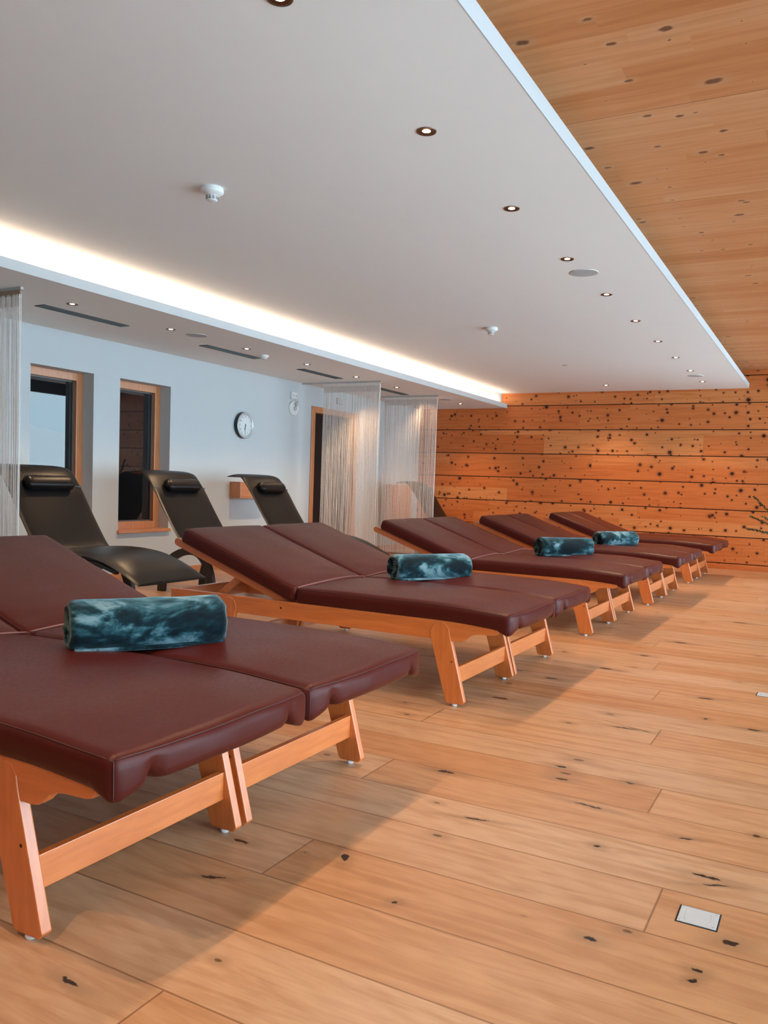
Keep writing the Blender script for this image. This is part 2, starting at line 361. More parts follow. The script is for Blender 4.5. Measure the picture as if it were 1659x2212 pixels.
# glazed wall on the window side (behind the camera's right shoulder)
YG = .25
def glazing():
    w = bpy.data.objects.new('window_3', None); C.objects.link(w); w['kind'] = 'structure'
    ys = [YG + i * (YF-YG) / 5 for i in range(6)]
    f = MB()
    for y in ys: f.box(XG, XG+.09, y-.035, y+.035, 0, ZW)
    f.box(XG, XG+.09, YG, YF, 0, .07); f.box(XG, XG+.09, YG, YF, ZW-.24, ZW)
    f.build('window_frame', M['frost'], w)
    MB().box(XG+.04, XG+.048, YG, YF, .07, ZW-.24).build('window_pane', M['clear'], w)
glazing()
struct(MB().box(XG, XG+.2, YB-.1, YG-.03, 0, ZW), 'wall_right', M['white'])
# snowy ground and slope outside
m = MB(); nx, ny = 40, 44
V = []
for i in range(nx+1):
    for j in range(ny+1):
        x = XG + .3 + (i/nx)**1.8 * 110; y = -50 + 120 * j/ny
        d = (x-XG)
        h = -.25 - .03*d + 9*math.exp(-((x-70)/28)**2 - ((y-55)/16.8)**2) + .5*noise.noise(Vector((x*.06, y*.06, 0)))*min(1, d/8)
        V.append(m.b.verts.new((x, y, h)))
for i in range(nx):
    for j in range(ny):
        k = i*(ny+1)+j; m.b.faces.new((V[k], V[k+ny+1], V[k+ny+2], V[k+1])).smooth = True
struct(m, 'terrain_snow', M['snow'])

# ------------------------------------------------------------------ maroon loungers
def sst(a, b, x):
    t = max(0., min(1., (x-a)/(b-a))); return t*t*(3-2*t)
def rbox(hx, hy, hz, r, nx, ny, nz, f):
    """rounded box centred at origin, surface point passed through f"""
    b = bmesh.new()
    def axis(h, n):
        e = [-h, -h+r*.3, -h+r*.7, -h+r]; mid = [-h+r+(2*h-2*r)*i/n for i in range(1, n)]
        return e + mid + [h-r, h-r*.7, h-r*.3, h]
    X, Y, Z = axis(hx, nx), axis(hy, ny), axis(hz, nz); cache = {}
    def vert(p):
        k = tuple(round(c, 6) for c in p)
        if k not in cache:
            q = Vector((max(-hx+r, min(hx-r, p[0])), max(-hy+r, min(hy-r, p[1])), max(-hz+r, min(hz-r, p[2]))))
            d = Vector(p) - q; o = q + d.normalized() * r if d.length > 1e-9 else q
            cache[k] = b.verts.new(f(o))
        return cache[k]
    def grid(A, B, fn):
        for a0, a1 in zip(A, A[1:]):
            for b0, b1 in zip(B, B[1:]):
                try: b.faces.new([vert(fn(*q)) for q in ((a0,b0),(a1,b0),(a1,b1),(a0,b1))])
                except ValueError: pass
    for s_ in (-1, 1):
        grid(X, Y, lambda a, c: (a, c, s_*hz)); grid(X, Z, lambda a, c: (a, s_*hy, c)); grid(Y, Z, lambda a, c: (s_*hx, a, c))
    mb = MB(); mb.b.free(); mb.b = b; return mb

HY = .361
def seat_def(p):
    """p local to the seat cushion centre (hx=.61); +x is the foot end"""
    x, y, z = p; t = sst(.12, .61, x); v = y/HY; edge = 1 - abs(v)**2.6
    top = sst(-.04, .04, z)
    z2 = z + .026*(1-abs(v)**2.2)*(1-abs(x/.62)**5)*top - .018*t*t
    foot = sst(.52, .61, x); corner = sst(.68, .98, abs(v))
    pin = math.exp(-((abs(v)-.70)/.045)**2); foot2 = sst(.50, .60, x)
    z2 -= foot*(1-top)*(.030*corner - .006) - foot2*(1-top)*.022*pin
    x2 = x + foot*.020*(1-v*v)*(1.1-top*.3) - foot*.008*corner - foot2*.020*pin*(1-top*.9)
    n = noise.noise(Vector((x*3.3, y*5., 2.)))*.0035*top
    wr = noise.noise(Vector((x*26., y*7., z*8.)))*.0045*foot*(1-.6*top)
    wh = noise.noise(Vector((x*30., y*3., 4.)))*.004*sst(-.42, -.60, x)*top
    y2 = y + .006*math.copysign(1, y)*(1-top)*sst(.9, 1, abs(v))*0
    return Vector((x2+wr, y2, z2+n+wr+wh))
def back_def(p):
    x, y, z = p; v = y/HY; top = sst(-.04, .04, z)
    z2 = z + .016*(1-abs(v)**2.6)*(1-abs(x/.44)**6)*top
    hin = sst(.06, .41, x)
    z2 += noise.noise(Vector((x*34., y*2.6, 1.)))*.0065*hin*top + noise.noise(Vector((x*4., y*5., 7.)))*.003*top
    return Vector((x, y, z2))
def seam_path(pts, deff, hx, hy, hz, r):
    out = []
    for p in pts:
        q = Vector((max(-hx+r, min(hx-r, p[0])), max(-hy+r, min(hy-r, p[1])), max(-hz+r, min(hz-r, p[2]))))
        d = Vector(p)-q; out.append(deff(q + d.normalized()*(r+.0004)))
    return out

BACK = math.radians(19.3)
def make_lounger():
    t = thing('massage_lounger', '-', 'lounger')
    s = rbox(.61, HY, .044, .030, 26, 40, 2, seat_def).build('seat_cushion', M['leather'], t, loc=(-.34, 0, .447), smooth=True)
    m = MB(); hx, hz, r = .61, .044, .030
    n = 28
    m.tube(seam_path([(hx, -HY + 2*HY*i/n, hz) for i in range(n+1)], seat_def, hx, HY, hz, r), .0017, 6)
    for q in (-1, 1):
        m.tube(seam_path([(-hx + 2*hx*i/n, q*HY, hz) for i in range(n+1)], seat_def, hx, HY, hz, r), .0017, 6)
        m.tube(seam_path([(hx, q*HY, hz*(1-2*i/6)) for i in range(7)], seat_def, hx, HY, hz, r), .0017, 6)
    m.build('seam', M['seam'], s, smooth=True)
    # pale piping cord along the hinge
    m = MB(); path = []
    for i in range(25):
        y = -HY+.006 + (2*HY-.012)*i/24; v = y/HY; path.append((-.592, y, .046 + .016*(1-abs(v)**2.2) + .003*math.sin(y*9)))
    m.tube(path, .0042, 6); m.build('piping', M['piping'], s, smooth=True)
    h = bpy.data.objects.new('backrest', None)
    b = rbox(.425, HY, .043, .028, 24, 16, 2, back_def).build('back_cushion', M['leather'], t, loc=(0,0,0), smooth=True)
    R = Matrix.Rotation(BACK, 4, 'Y'); piv = Vector((-.962, 0, .402))
    def place(o, off): o.location = piv + R @ Vector(off); o.rotation_euler = (0, BACK, 0)
    place(b, (-.43, 0, .044))
    m = MB(); hx = .425; n = 24
    for q in (-1, 1): m.tube(seam_path([(-hx + 2*hx*i/n, q*HY, .043) for i in range(n+1)], back_def, hx, HY, .043, .028), .0016, 6)
    m.tube(seam_path([(-hx, -HY + 2*HY*i/n, .043) for i in range(n+1)], back_def, hx, HY, .043, .028), .0016, 6)
    m.build('seam', M['seam'], b, smooth=True)
    m = MB()
    for q in (-1, 1):
        y0, y1 = sorted((q*.318, q*.290))
        pts = [(-.02,-.045), (-.90,-.045)] + [(-.90-.022*math.sin(a), -.022-.023*math.cos(a)) for a in (.4,.9,1.4,1.9,2.4,2.9)] + [(-.90, .0), (-.02, 0)]
        m.prism(pts, y0, y1)
    for x in (-.1, -.3, -.5, -.7, -.87): m.box(x-.03, x+.03, -.292, .292, -.018, -.002)
    f = m.build('backrest_frame', M['beech'], t, bevel=.003); place(f, (0, 0, 0))
    # side rails, profiled at the foot end
    def rail(q):
        y0, y1 = sorted((q*.322, q*.350))
        pts = [(-1.83,.315), (-1.83,.410), (.180,.410), (.196,.400), (.200,.386), (.192,.370), (.170,.364), (.110,.362), (.080,.358), (.058,.348), (.040,.330), (.020,.318), (.0,.315)]
        return MB().prism(pts, y0, y1)
    for q in (-1, 1):
        rl = rail(q).build('side_rail', M['beech'], t, bevel=.003)
        MB().lathe([(0,0),(.006,0),(.006,.002*1),(0,.0025)], (-1.045, q*.350, .372), 'y', 12).build('bolt', M['screw'], rl)
    MB().box(-1.83, -1.80, -.322, .322, .32, .405).build('end_rail', M['beech_y'], t, bevel=.002); MB().box(.11, .135, -.322, .322, .372, .405).build('end_rail', M['beech_y'], t, bevel=.002)
    for i in range(7): MB().box(-.9+i*.15, -.84+i*.15, -.322, .322, .388, .402).build('slat', M['beech_y'], t)
    # legs
    def leg(q, rear):
        y0, y1 = sorted((q*.3235, q*.3525))
        pts = [(-.058,.022), (-.048,.012), (.030,.012), (.043,.026), (-.044,.340), (-.050,.372), (-.070,.398), (-.100,.405), (-.132,.392), (-.150,.362), (-.152,.335)]
        if rear: pts = [(-1.50-(x), z) for x, z in pts]
        return MB().prism(pts, y0, y1)
    for rear in (0, 1):
        for q in (-1, 1):
            lg = leg(q, rear).build('leg', M['beech_z'], t, bevel=.004)
            cx = -1.50+.012 if rear else -.012
            MB().lathe([(0,0),(.012,0),(.013,.006),(.011,.014),(0,.014)], (cx, q*.338, 0), 'z', 14).build('glide', M['pad'], lg, smooth=True)
            MB().lathe([(0,0),(.005,0),(.005,.0015),(0,.002)], (-1.5+.03 if rear else -.03, q*.3525, .215), 'y', 10).build('screw', M['screw'], lg)
        xx = -1.50+.008 if rear else -.008
        m = MB(); x0, x1 = sorted((xx, xx + (.022 if rear else -.022))); m.box(x0, x1, -.324, .324, .103, .186)
        m.build('stretcher', M['beech_y'], t, bevel=.002)
    # strut that props the backrest
    for q in (-1, 1):
        m = MB(); y0, y1 = sorted((q*.288, q*.268)); m.prism([(-1.56,.385),(-1.52,.372),(-1.335,.515),(-1.365,.54)], y0, y1); m.build('back_strut', M['beech'], t, bevel=.002)
    bpy.data.objects.remove(h)
    return t

L_GROUP = 'maroon leather loungers set in pairs'
rows = [  # y of the outer foot, x shift
    (1.225, 0.0), (3.600, 0.0), (5.935, .015), (7.960, .065), (10.29, .085)]
lab = [('maroon leather lounger in the front pair, its left corner cut by the frame edge', 'maroon leather lounger in the front pair, farther from the camera, right foot corner fully visible'),
       ('maroon leather lounger of the second pair, its long orange side rail in full view', 'maroon leather lounger of the second pair, the one farther from the camera'),
       ('maroon leather lounger of the third pair, near one, raised back against the string curtains', 'maroon leather lounger of the third pair, far one, beside the dark streaked blanket'),
       ('maroon leather lounger of the fourth pair, near one, under the small pale blanket roll', 'maroon leather lounger of the fourth pair, the one nearer the last pair'),
       ('maroon leather lounger of the last pair, its dark side edge facing the camera', 'maroon leather lounger closest to the knotty wood wall')]
proto = None
for i, (y0, dx) in enumerate(rows):
    for k in (0, 1):
        o = make_lounger() if proto is None else copy_tree(proto)
        if proto is None: proto = o
        pitch = .7275
        o.location = (-1.54+dx, y0 + .336 + k*pitch, 0)
        relabel(o, lab[i][k], L_GROUP)

# ------------------------------------------------------------------ rolled blankets
def make_blanket(L, r, seed):
    """roll with its axis along local y, resting at z=0"""
    b = bmesh.new(); nu, nl = 64, 60; rings = []
    for j in range(nl+1):
        v = -1 + 2*j/nl; y = v*L/2
        cap = 1.0 if abs(v) < .9 else math.sqrt(max(0, 1-((abs(v)-.9)/.1)**2*.42))
        ring = []
        for i in range(nu):
            a = 2*PI*i/nu; ca, sa = math.cos(a), math.sin(a)
            rr = r*cap*(1 + .055*noise.noise(Vector((ca*1.3+seed, y*6, sa*1.3))) + .020*noise.noise(Vector((ca*4+seed, y*20, sa*4))))
            # outer end of the cloth: a step low on the front side
            st = (a - math.radians(-62)) % (2*PI)
            rr *= 1.035 - .05*st/(2*PI)
            x, z = ca*rr*1.06, sa*rr*.96
            z = max(z, -r*.86); 
            if z < -r*.7: x *= 1.04
            ring.append(b.verts.new((x, y + .006*noise.noise(Vector((ca*2, sa*2, v*3+seed))), z + r*.86)))
        rings.append(ring)
    for A, B in zip(rings, rings[1:]):
        for i in range(nu): b.faces.new((A[i], A[(i+1) % nu], B[(i+1) % nu], B[i]))
    mb = MB(); mb.b.free(); mb.b = b
    # ends: spiral of folded layers, slightly sunk
    for s_, ring in ((-1, rings[0]), (1, rings[-1])):
        prev = ring; base = [v.co.copy() for v in ring]; c = sum(base, Vector())/len(base)
        for k in range(1, 15):
            f = 1-k/15; ln = []
            for i in range(nu):
                ph = (k/3.2 + i/nu) % 1.0
                ln.append(b.verts.new(c + (base[i]-c)*f + Vector((0, -s_*(.010*(1-math.cos(2*PI*ph))+.006), 0))))
            for i in range(nu): b.faces.new((prev[i], prev[(i+1) % nu], ln[(i+1) % nu], ln[i]))
            prev = ln
        cv = b.verts.new(c + Vector((0, -s_*.01, 0)))
        for i in range(nu): b.faces.new((prev[i], prev[(i+1) % nu], cv))
    # loose hem lying on the cushion at the front
    return mb
def blanket(loc, ang, L, r, seed, label):
    o = make_blanket(L, r, seed).build('rolled_blanket', M['velvet'], None, loc=loc, rot=(0, 0, ang), smooth=True)
    o['label'] = label; o['category'] = 'blanket'; o['group'] = 'rolled teal velvet blankets on the loungers'
    h = MB(); n = 30; pts0 = []; pts1 = []
    for i in range(n+1):
        y = -L*.47 + L*.94*i/n; w = .010*noise.noise(Vector((y*9, seed, 0)))
        pts0.append(h.b.verts.new((r*.55, y, .012))); pts1.append(h.b.verts.new((r*.92 + w, y, .003)))
    for i in range(n): h.b.faces.new((pts0[i], pts0[i+1], pts1[i+1], pts1[i]))
    e = h.build('hem', M['velvet'], o, smooth=True); mo = e.modifiers.new('thick', 'SOLIDIFY'); mo.thickness = .010; mo.offset = 1
    return o
BL = [((-1.965, 1.985, .500), math.radians(-33), .50, .086, 1.3, 'large rolled teal velvet blanket on the front pair of maroon loungers'),
      ((-2.10, 4.42, .500), math.radians(-33), .52, .082, 5.1, 'rolled teal velvet blanket lying across the second pair of loungers'),
      ((-1.99, 6.83, .500), math.radians(-40), .52, .086, 9.7, 'rolled grey-brown and teal velvet blanket on the third pair of loungers'),
      ((-1.97, 8.64, .500), math.radians(-33), .52, .080, 14.2, 'smallest-looking rolled teal blanket, on the fourth pair of loungers')]
for a in BL: blanket(*a)

# ------------------------------------------------------------------ black loungers along the wall
def make_black():
    t = thing('relax_lounger', '-', 'lounger')
    prof = [(-.785,1.075), (-.74,1.090), (-.68,1.098), (-.617,1.085), (-.575,1.055), (-.53,1.005), (-.45,.905), (-.38,.80), (-.30,.685), (-.22,.575), (-.155,.495), (-.105,.458),
            (-.05,.456), (.03,.468), (.12,.476), (.22,.480), (.34,.476), (.46,.462), (.58,.432), (.70,.388), (.80,.345), (.885,.305)]
    hw = .345; b = bmesh.new(); ny = 20; P = [Vector((x, 0, z)) for x, z in prof]
    # resample
    Q = []
    for i in range(len(P)-1):
        p0 = P[max(i-1,0)]; p1 = P[i]; p2 = P[i+1]; p3 = P[min(i+2, len(P)-1)]
        for k in range(4):
            u = k/4; Q.append(.5*((2*p1)+(p2-p0)*u+(2*p0-5*p1+4*p2-p3)*u*u+(3*p1-p0-3*p2+p3)*u**3))
    Q.append(P[-1]); n = len(Q); top = []; bot = []
    for i, q in enumerate(Q):
        d = (Q[min(i+1,n-1)]-Q[max(i-1,0)]).normalized(); nn = Vector((-d.z, 0, d.x)); 
        s_ = i/(n-1); th = .034 if s_ > .5 else .022
        th *= min(1, .25 + 12*min(s_, 1-s_))
        T, B_ = [], []
        for j in range(ny+1):
            v = -1+2*j/ny; e = (1-abs(v)**8)
            c = 1-abs(v)**2.5
            pad = .016*c*(1 if s_ > .52 else .25)*min(1, 8*(1-s_))
            T.append(b.verts.new(q + nn*(th*.5*e + pad) + Vector((0, v*hw, 0)))); B_.append(b.verts.new(q - nn*th*.5*e + Vector((0, v*hw, 0))))
        top.append(T); bot.append(B_)
    for i in range(n-1):
        for j in range(ny):
            b.faces.new((top[i][j], top[i+1][j], top[i+1][j+1], top[i][j+1])); b.faces.new((bot[i][j], bot[i][j+1], bot[i+1][j+1], bot[i+1][j]))
        b.faces.new((top[i][0], bot[i][0], bot[i+1][0], top[i+1][0])); b.faces.new((top[i][ny], top[i+1][ny], bot[i+1][ny], bot[i][ny]))
    for T, B_ in ((top[0], bot[0]), (top[-1], bot[-1])):
        for j in range(ny): b.faces.new((T[j], T[j+1], B_[j+1], B_[j]))
    mb = MB(); mb.b.free(); mb.b = b; mb.build('leather_seat', M['bleather'], t, smooth=True)
    # head pillow: soft D section
    m = MB(); rings = []; nl = 22; nu = 24; Rm = Matrix.Rotation(math.radians(-35), 3, 'Y')
    for j in range(nl+1):
        v = -1+2*j/nl; cap = math.sqrt(max(.02, 1-max(0, (abs(v)-.84)/.16)**2*.8)); ring = []
        for i in range(nu):
            a = 2*PI*i/nu; ca, sa = math.cos(a), math.sin(a)
            p = Vector((math.copysign(abs(ca)**.75, ca)*.050*cap*(1.0 if ca > 0 else .6), 0, math.copysign(abs(sa)**.75, sa)*.060*cap))
            p = Matrix.Rotation(math.radians(-38), 3, 'Y') @ p
            ring.append(m.b.verts.new((p.x-.452, v*.222+.012, p.z+.972)))
        rings.append(ring)
    for A, B in zip(rings, rings[1:]):
        for i in range(nu): m.b.faces.new((A[i], A[(i+1) % nu], B[(i+1) % nu], B[i]))
    m.b.faces.new(rings[0][::-1]); m.b.faces.new(rings[-1])
    p = m.build('head_pillow', M['bleather'], t, smooth=True)
    m = MB(); m.box(-.513, -.508, -.35, .35, .930, .944); m.build('strap', M['black'], p, loc=(.0, 0, .0))
    p2 = kids(p)[0]; p2.location = (.035, 0, .01)
    for q in (-1, 1):
        y0, y1 = sorted((q*.30, q*.26)); o_, i_ = [], []
        for k in range(17):
            a = PI*k/16; c, s_ = math.cos(a), math.sin(a)
            o_.append((-.05 - .40*c if c > 0 else -.05 - .27*c, .425*s_**.8 + .0)); i_.append((-.05 - .32*c if c > 0 else -.05 - .19*c, .36*s_**.8 + .0))
        m = MB(); m.prism(o_ + i_[::-1], y0, y1); m.build('leg', M['darkwood'], t, bevel=.003)
    MB().box(-.14, -.06, -.27, .27, .39, .42).build('crossbar', M['darkwood'], t); MB().box(.10, .16, -.27, .27, .34, .37).build('crossbar', M['darkwood'], t)
    for q in (-1, 1):
        m = MB(); y0, y1 = sorted((q*.30, q*.265)); m.prism([(-.10,.43),(.05,.440),(.25,.448),(.45,.432),(.62,.385),(.62,.360),(.45,.405),(.25,.42),(.05,.41),(-.10,.39)], y0, y1); m.build('seat_frame', M['darkwood'], t)
    return t
BG = 'black leather loungers along the white wall'
bp = make_black()
for i, (y, l, rz) in enumerate([(4.408, 'black leather relaxation lounger beside the string curtain at the frame edge', 0), (5.915, 'black leather relaxation lounger in front of the dark window with the snow-free pane', 0),
                            (7.315, 'black leather relaxation lounger under the wall clock', 0), (11.20, 'black leather relaxation lounger seen through the farthest string curtain', 0)]):
    o = bp if i == 0 else copy_tree(bp)
    o.location = (-5.0, y, 0); relabel(o, l, BG)
relabel(bp, 'black leather relaxation lounger beside the string curtain at the frame edge')
for o in bpy.data.objects:
    if o.get('label', '').startswith('black leather relaxation lounger in front of'): o['label'] = 'black leather relaxation lounger in front of the darker, fully visible window'

# ------------------------------------------------------------------ wooden wall boxes
def wall_box(y0, y1, z0, z1, d, label):
    t = thing('wall_shelf', label, 'shelf', (XW, (y0+y1)/2, z0)); h = (y1-y0)/2; H = z1-z0
    MB().box(0.0, d, -h, h, 0, .02).box(0., d, -h, h, H-.02, H).box(0., d, -h, -h+.02, .02, H-.02).box(0., d, h-.02, h, .02, H-.02).box(d-.02, d, -h+.02, h-.02, .02, H-.02).build('carcass', M['larch_y'], t, bevel=.003)
    return t
wall_box(7.63, 8.28, .83, 1.022, .16, 'small wooden wall shelf behind the lounger under the clock')
o = wall_box(11.42, 12.10, .30, 1.05, .15, 'wooden wall cabinet behind the farthest string curtain')
o['category'] = 'cabinet'; o.name = 'wall_cabinet'

# ------------------------------------------------------------------ string curtains
def curtain(y, x0, x1, label, n, track_x0):
    t = thing('string_curtain', label, 'curtain', (x1, y, ZL), group='string curtains hanging from the lowered ceiling')
    w = x0-x1
    MB().box(track_x0-x1, .012, -.012, .012, -.018, 0).build('track', M['alu'], t)
    m = MB(); m.box(w, -.004, -.004, .004, -.058, -.020); m.build('heading_tape', M['tape'] if y < 5 else M['strings'], t)
    m = MB(); rnd = random.Random(int(y*100))
    for i in range(n):
        layer = rnd.choice((-.006, 0., .006)); px = w*(i+rnd.random()*.9)/n; r = .0014 if y > 5 else .0016
        lean = rnd.uniform(-.004, .004); ph = rnd.random()*6; path = []
        if px > -.01: r *= 1.6
        if px > -.05 and rnd.random() < .5: r *= 1.3
        nseg = 9
        for k in range(nseg+1):
            z = -.05 - (ZL-.10)*k/nseg; path.append((px + lean*k/nseg*3 + .0035*math.sin(ph+k*.9)*(k/nseg), layer, z))
        m.tube(path, r, 3, cap=False)
    m.build('strings', M['strings'], t, kind='stuff', normals=False)
    # denser knotted band at the top
    m = MB(); rnd = random.Random(5)
    for i in range(int(n*.9)):
        px = w*(i+rnd.random())/(n*.9); m.tube([(px, .004, -.055), (px, .004, -.135)], .0018, 3, cap=False)
    m.build('fringe_band', M['strings'], t, kind='stuff', normals=False)
curtain(3.895, -6.05, -5.115, 'string curtain cut by the left edge of the frame', 210, XW)
curtain(9.07, -5.945, -5.095, 'string curtain hanging in front of the wooden door frame', 270, XW)
curtain(10.70, -5.93, -5.065, 'farthest string curtain, in front of the last black lounger', 270, -5.99)

# ------------------------------------------------------------------ ceiling fittings
def make_downlight():
    t = thing('ceiling_downlight', '-', 'lamp')
    MB().lathe([(.0355, -.0005), (.043, -.004), (.044, -.001), (.044, .0)], seg=36).build('trim_ring', M['rim'], t, smooth=True)
    MB().lathe([(.0365, -.0015), (.026, -.001), (.018, -.0006)], seg=36).build('reflector', M['bronze'], t, smooth=True)
    MB().lathe([(0, -.0035), (.010, -.003), (.015, -.002), (.018, -.0006)], seg=28).build('bulb', M['lamp'], t, smooth=True)
    return t
dl = make_downlight(); first = True; SPOT = []
ldat = bpy.data.lights.new('downlight', 'SPOT'); ldat.energy = 22.; ldat.spot_size = math.radians(110); ldat.spot_blend = .9; ldat.color = (1., .66, .38); ldat.shadow_soft_size = .022
def downlight(x, y, z, label, group, light=True):
    global first
    o = dl if first else copy_tree(dl); first = False
    o.location = (x, y, z); relabel(o, label, group)
    if light:
        l = bpy.data.objects.new('downlight_beam', ldat); C.objects.link(l); l.parent = o; l.location = (0, 0, -.03)
S_LAB = ['glowing recessed downlight cut by the top edge of the frame', 'large-looking recessed downlight on the white ceiling, second in the row from the camera', 'recessed downlight on the white ceiling, third in the row from the camera',
         'recessed downlight on the white ceiling just before the large round speaker', 'recessed downlight on the white ceiling, first one past the large round speaker', 'recessed downlight on the white ceiling, second past the large round speaker',
         'recessed downlight on the white ceiling, third past the large round speaker', 'recessed downlight on the white ceiling, fourth past the large round speaker', 'recessed downlight just before the small far round speaker',
         'recessed downlight nearest the wood wall in the right-hand ceiling row']
for k, l in enumerate(S_LAB): downlight(-1.639, 2.178 + 1.0695*k, ZS, l, 'downlights in a row along the white ceiling')
downlight(-1.639, 1.105, ZS, 'recessed downlight just above the front lounger pair, outside the frame', 'downlights in a row along the white ceiling')
downlight(-1.639, .035, ZS, 'recessed downlight beside the camera, outside the frame', 'downlights in a row along the white ceiling')
downlight(-1.639, -1.035, ZS, 'recessed downlight behind the camera, outside the frame', 'downlights in a row along the white ceiling')
downlight(-2.97, 11.92, ZS, 'lone recessed downlight on the white ceiling beside the wood wall', 'downlights in a row along the white ceiling')
L_LAB = ['recessed downlight above the longest-looking ceiling vent slot', 'recessed downlight on the lowered ceiling before the flush speaker', 'recessed downlight beside the second vent slot', 'recessed downlight on the lowered ceiling before the third vent slot',
         'recessed downlight on the lowered ceiling past the third vent slot', 'recessed downlight above the fourth vent slot between the string curtains', 'recessed downlight right at the top of the farthest string curtain', 'recessed downlight on the lowered ceiling nearest the wood wall']
for k, l in enumerate(L_LAB): downlight(-5.225, 4.430 + 1.0635*k, ZL, l, 'downlights in a row along the lowered ceiling')

def speaker(x, y, z, r, label):
    t = thing('ceiling_speaker', label, 'speaker', (x, y, z))
    MB().lathe([(r*.93, -.001), (r, -.004), (r, 0)], seg=40).build('rim', M['plastic'], t, smooth=True)
    MB().lathe([(0, -.0035), (r*.93, -.0025)], seg=40).build('grille', M['grille'], t)
speaker(-1.63, 5.765, ZS, .100, 'large round flush speaker on the white ceiling'); speaker(-1.65, 11.22, ZS, .100, 'small-looking round speaker near the far end of the white ceiling')
speaker(-5.20, 5.80, ZL, .100, 'flush round speaker on the lowered ceiling before the second vent slot'); speaker(-5.20, 11.26, ZL, .100, 'flush round speaker on the lowered ceiling past the string curtains')

def smoke(x, y, z, label, s=1.):
    t = thing('smoke_detector', label, 'smoke detector', (x, y, z))
    MB().lathe([(0.058*s, 0), (.060*s, -.012*s), (.060*s, -.022*s), (.056*s, -.028*s), (.036*s, -.038*s), (.030*s, -.040*s)], seg=36).build('base', M['plastic'], t, smooth=False)
    MB().lathe([(.030*s, -.040*s), (.030*s, -.062*s), (.022*s, -.068*s), (0, -.069*s)], seg=28).build('chamber', M['plastic'], t)
    m = MB()
    for k in range(10):
        if k % 2 == 0 or 1:
            a = 2*PI*k/10; c, q = math.cos(a), math.sin(a)
            for zz_ in (-.046, -.053, -.059):
                m.tube([((.0302*c + .0065*q)*s, (.0302*q - .0065*c)*s, zz_*s), ((.0302*c - .0065*q)*s, (.0302*q + .0065*c)*s, zz_*s)], .0018*s, 4)
    m.build('vent_slots', M['dark'], t)
smoke(-2.985, 3.425, ZS, 'white smoke detector on the ceiling nearest the camera', 1.)
smoke(-2.975, 7.43, ZS, 'small-looking white smoke detector midway along the white ceiling', 1.)
t = thing('motion_sensor', 'white domed sensor on the lowered ceiling beside the second vent slot', 'sensor', (-5.31, 6.95, ZL+.001))
MB().lathe([(.05, 0), (.05, -.012), (.042, -.022), (.026, -.040), (0, -.047)], seg=28).build('housing', M['plastic'], t, smooth=True)
MB().lathe([(.0, -.0475), (.018, -.046), (.022, -.0425)], seg=20).build('lens', M['grille'], t, smooth=True)
t = thing('sprinkler_cover', 'tiny flat round cap on the white ceiling toward the wood wall', 'sprinkler', (-2.99, 9.925, ZS+.001))
MB().lathe([(0, -.006), (.03, -.006), (.036, 0)], seg=24).build('disc', M['grille'], t)

VL = ['longest-looking dark ceiling vent slot, nearest the camera', 'dark ceiling vent slot beside the domed sensor', 'dark ceiling vent slot before the string curtains', 'dark ceiling vent slot between the two string curtains']
for i, (a, b) in enumerate([(4.365, 5.240), (6.248, 7.100), (7.912, 8.757), (9.71, 10.56)]):
    t = thing('ceiling_vent', VL[i], 'vent', (-5.515, (a+b)/2, ZL), group='slot vents in the lowered ceiling'); h = (b-a)/2; w = .055
    MB().box(-w, w, -h, h, -.002, 0).build('backing', M['dark'], t)
    m = MB(); m.box(-w, -w+.006, -h, h, -.006, 0); m.box(w-.006, w, -h, h, -.006, 0); m.box(-w, w, -h, -h+.006, -.006, 0); m.box(-w, w, h-.006, h, -.006, 0); m.build('vent_frame', M['vent'], t)
    m = MB()
    for k in (-.03, -.01, .01, .03): m.box(k-.007, k+.007, -h, h, -.005, -.001)
    m.build('slats', M['vent'], t)
t = thing('led_strip', 'warm glowing light strip hidden along the ceiling cove', 'light strip', ((XL+XC)/2, 5, ZL+TL))
MB().box(-.008, .008, -7.5, 7.6, 0, .006).build('diode_band', M['led'], t)
al = bpy.data.lights.new('cove_light', 'AREA'); al.shape = 'RECTANGLE'; al.size = .05; al.size_y = 15.; al.energy = 13.5; al.color = (1., .73, .55)
ao = bpy.data.objects.new('cove_light', al); C.objects.link(ao); ao.location = (-4.795, 5.05, ZL+TL+.012); ao.rotation_euler = (PI, 0, 0)

# ------------------------------------------------------------------ wall fittings
t = thing('wall_clock', 'round white wall clock with dark side rim on the white wall', 'clock', (XW, 7.835, 1.697))
MB().lathe([(.150, 0), (.158, .010), (.158, .040), (.150, .048)], axis='x', seg=48).build('case', M['blackrim'], t, smooth=True)
MB().lathe([(.150, .046), (.157, .052), (.150, .058), (.130, .054), (.126, .046)], axis='x', seg=48).build('rim', M['clockrim'], t, smooth=True)
dial = MB().lathe([(0, .047), (.128, .046)], axis='x', seg=48).build('dial', M['dialm'], t)
nm = MB(); dg = bpy.context.evaluated_depsgraph_get()
fb = bmesh.new()
for h in range(1, 13):
    cu = bpy.data.curves.new('n', 'FONT'); cu.body = str(h); cu.size = .030; cu.align_x = 'CENTER'; cu.align_y = 'CENTER'; cu.resolution_u = 3
    ob = bpy.data.objects.new('n', cu); C.objects.link(ob); bpy.context.view_layer.update()
    me = bpy.data.meshes.new_from_object(ob.evaluated_get(bpy.context.evaluated_depsgraph_get()))
    a = PI/2 - h*PI/6; R_ = Matrix.Translation((.0485, math.cos(a)*.100, math.sin(a)*.100)) @ Matrix(((0,0,1,0),(1,0,0,0),(0,1,0,0),(0,0,0,1)))
    me.transform(R_); fb.from_mesh(me); bpy.data.objects.remove(ob); bpy.data.curves.remove(cu); bpy.data.meshes.remove(me)
nm.b.free(); nm.b = fb; nm.build('numerals', M['black'], dial, normals=False)
m = MB()
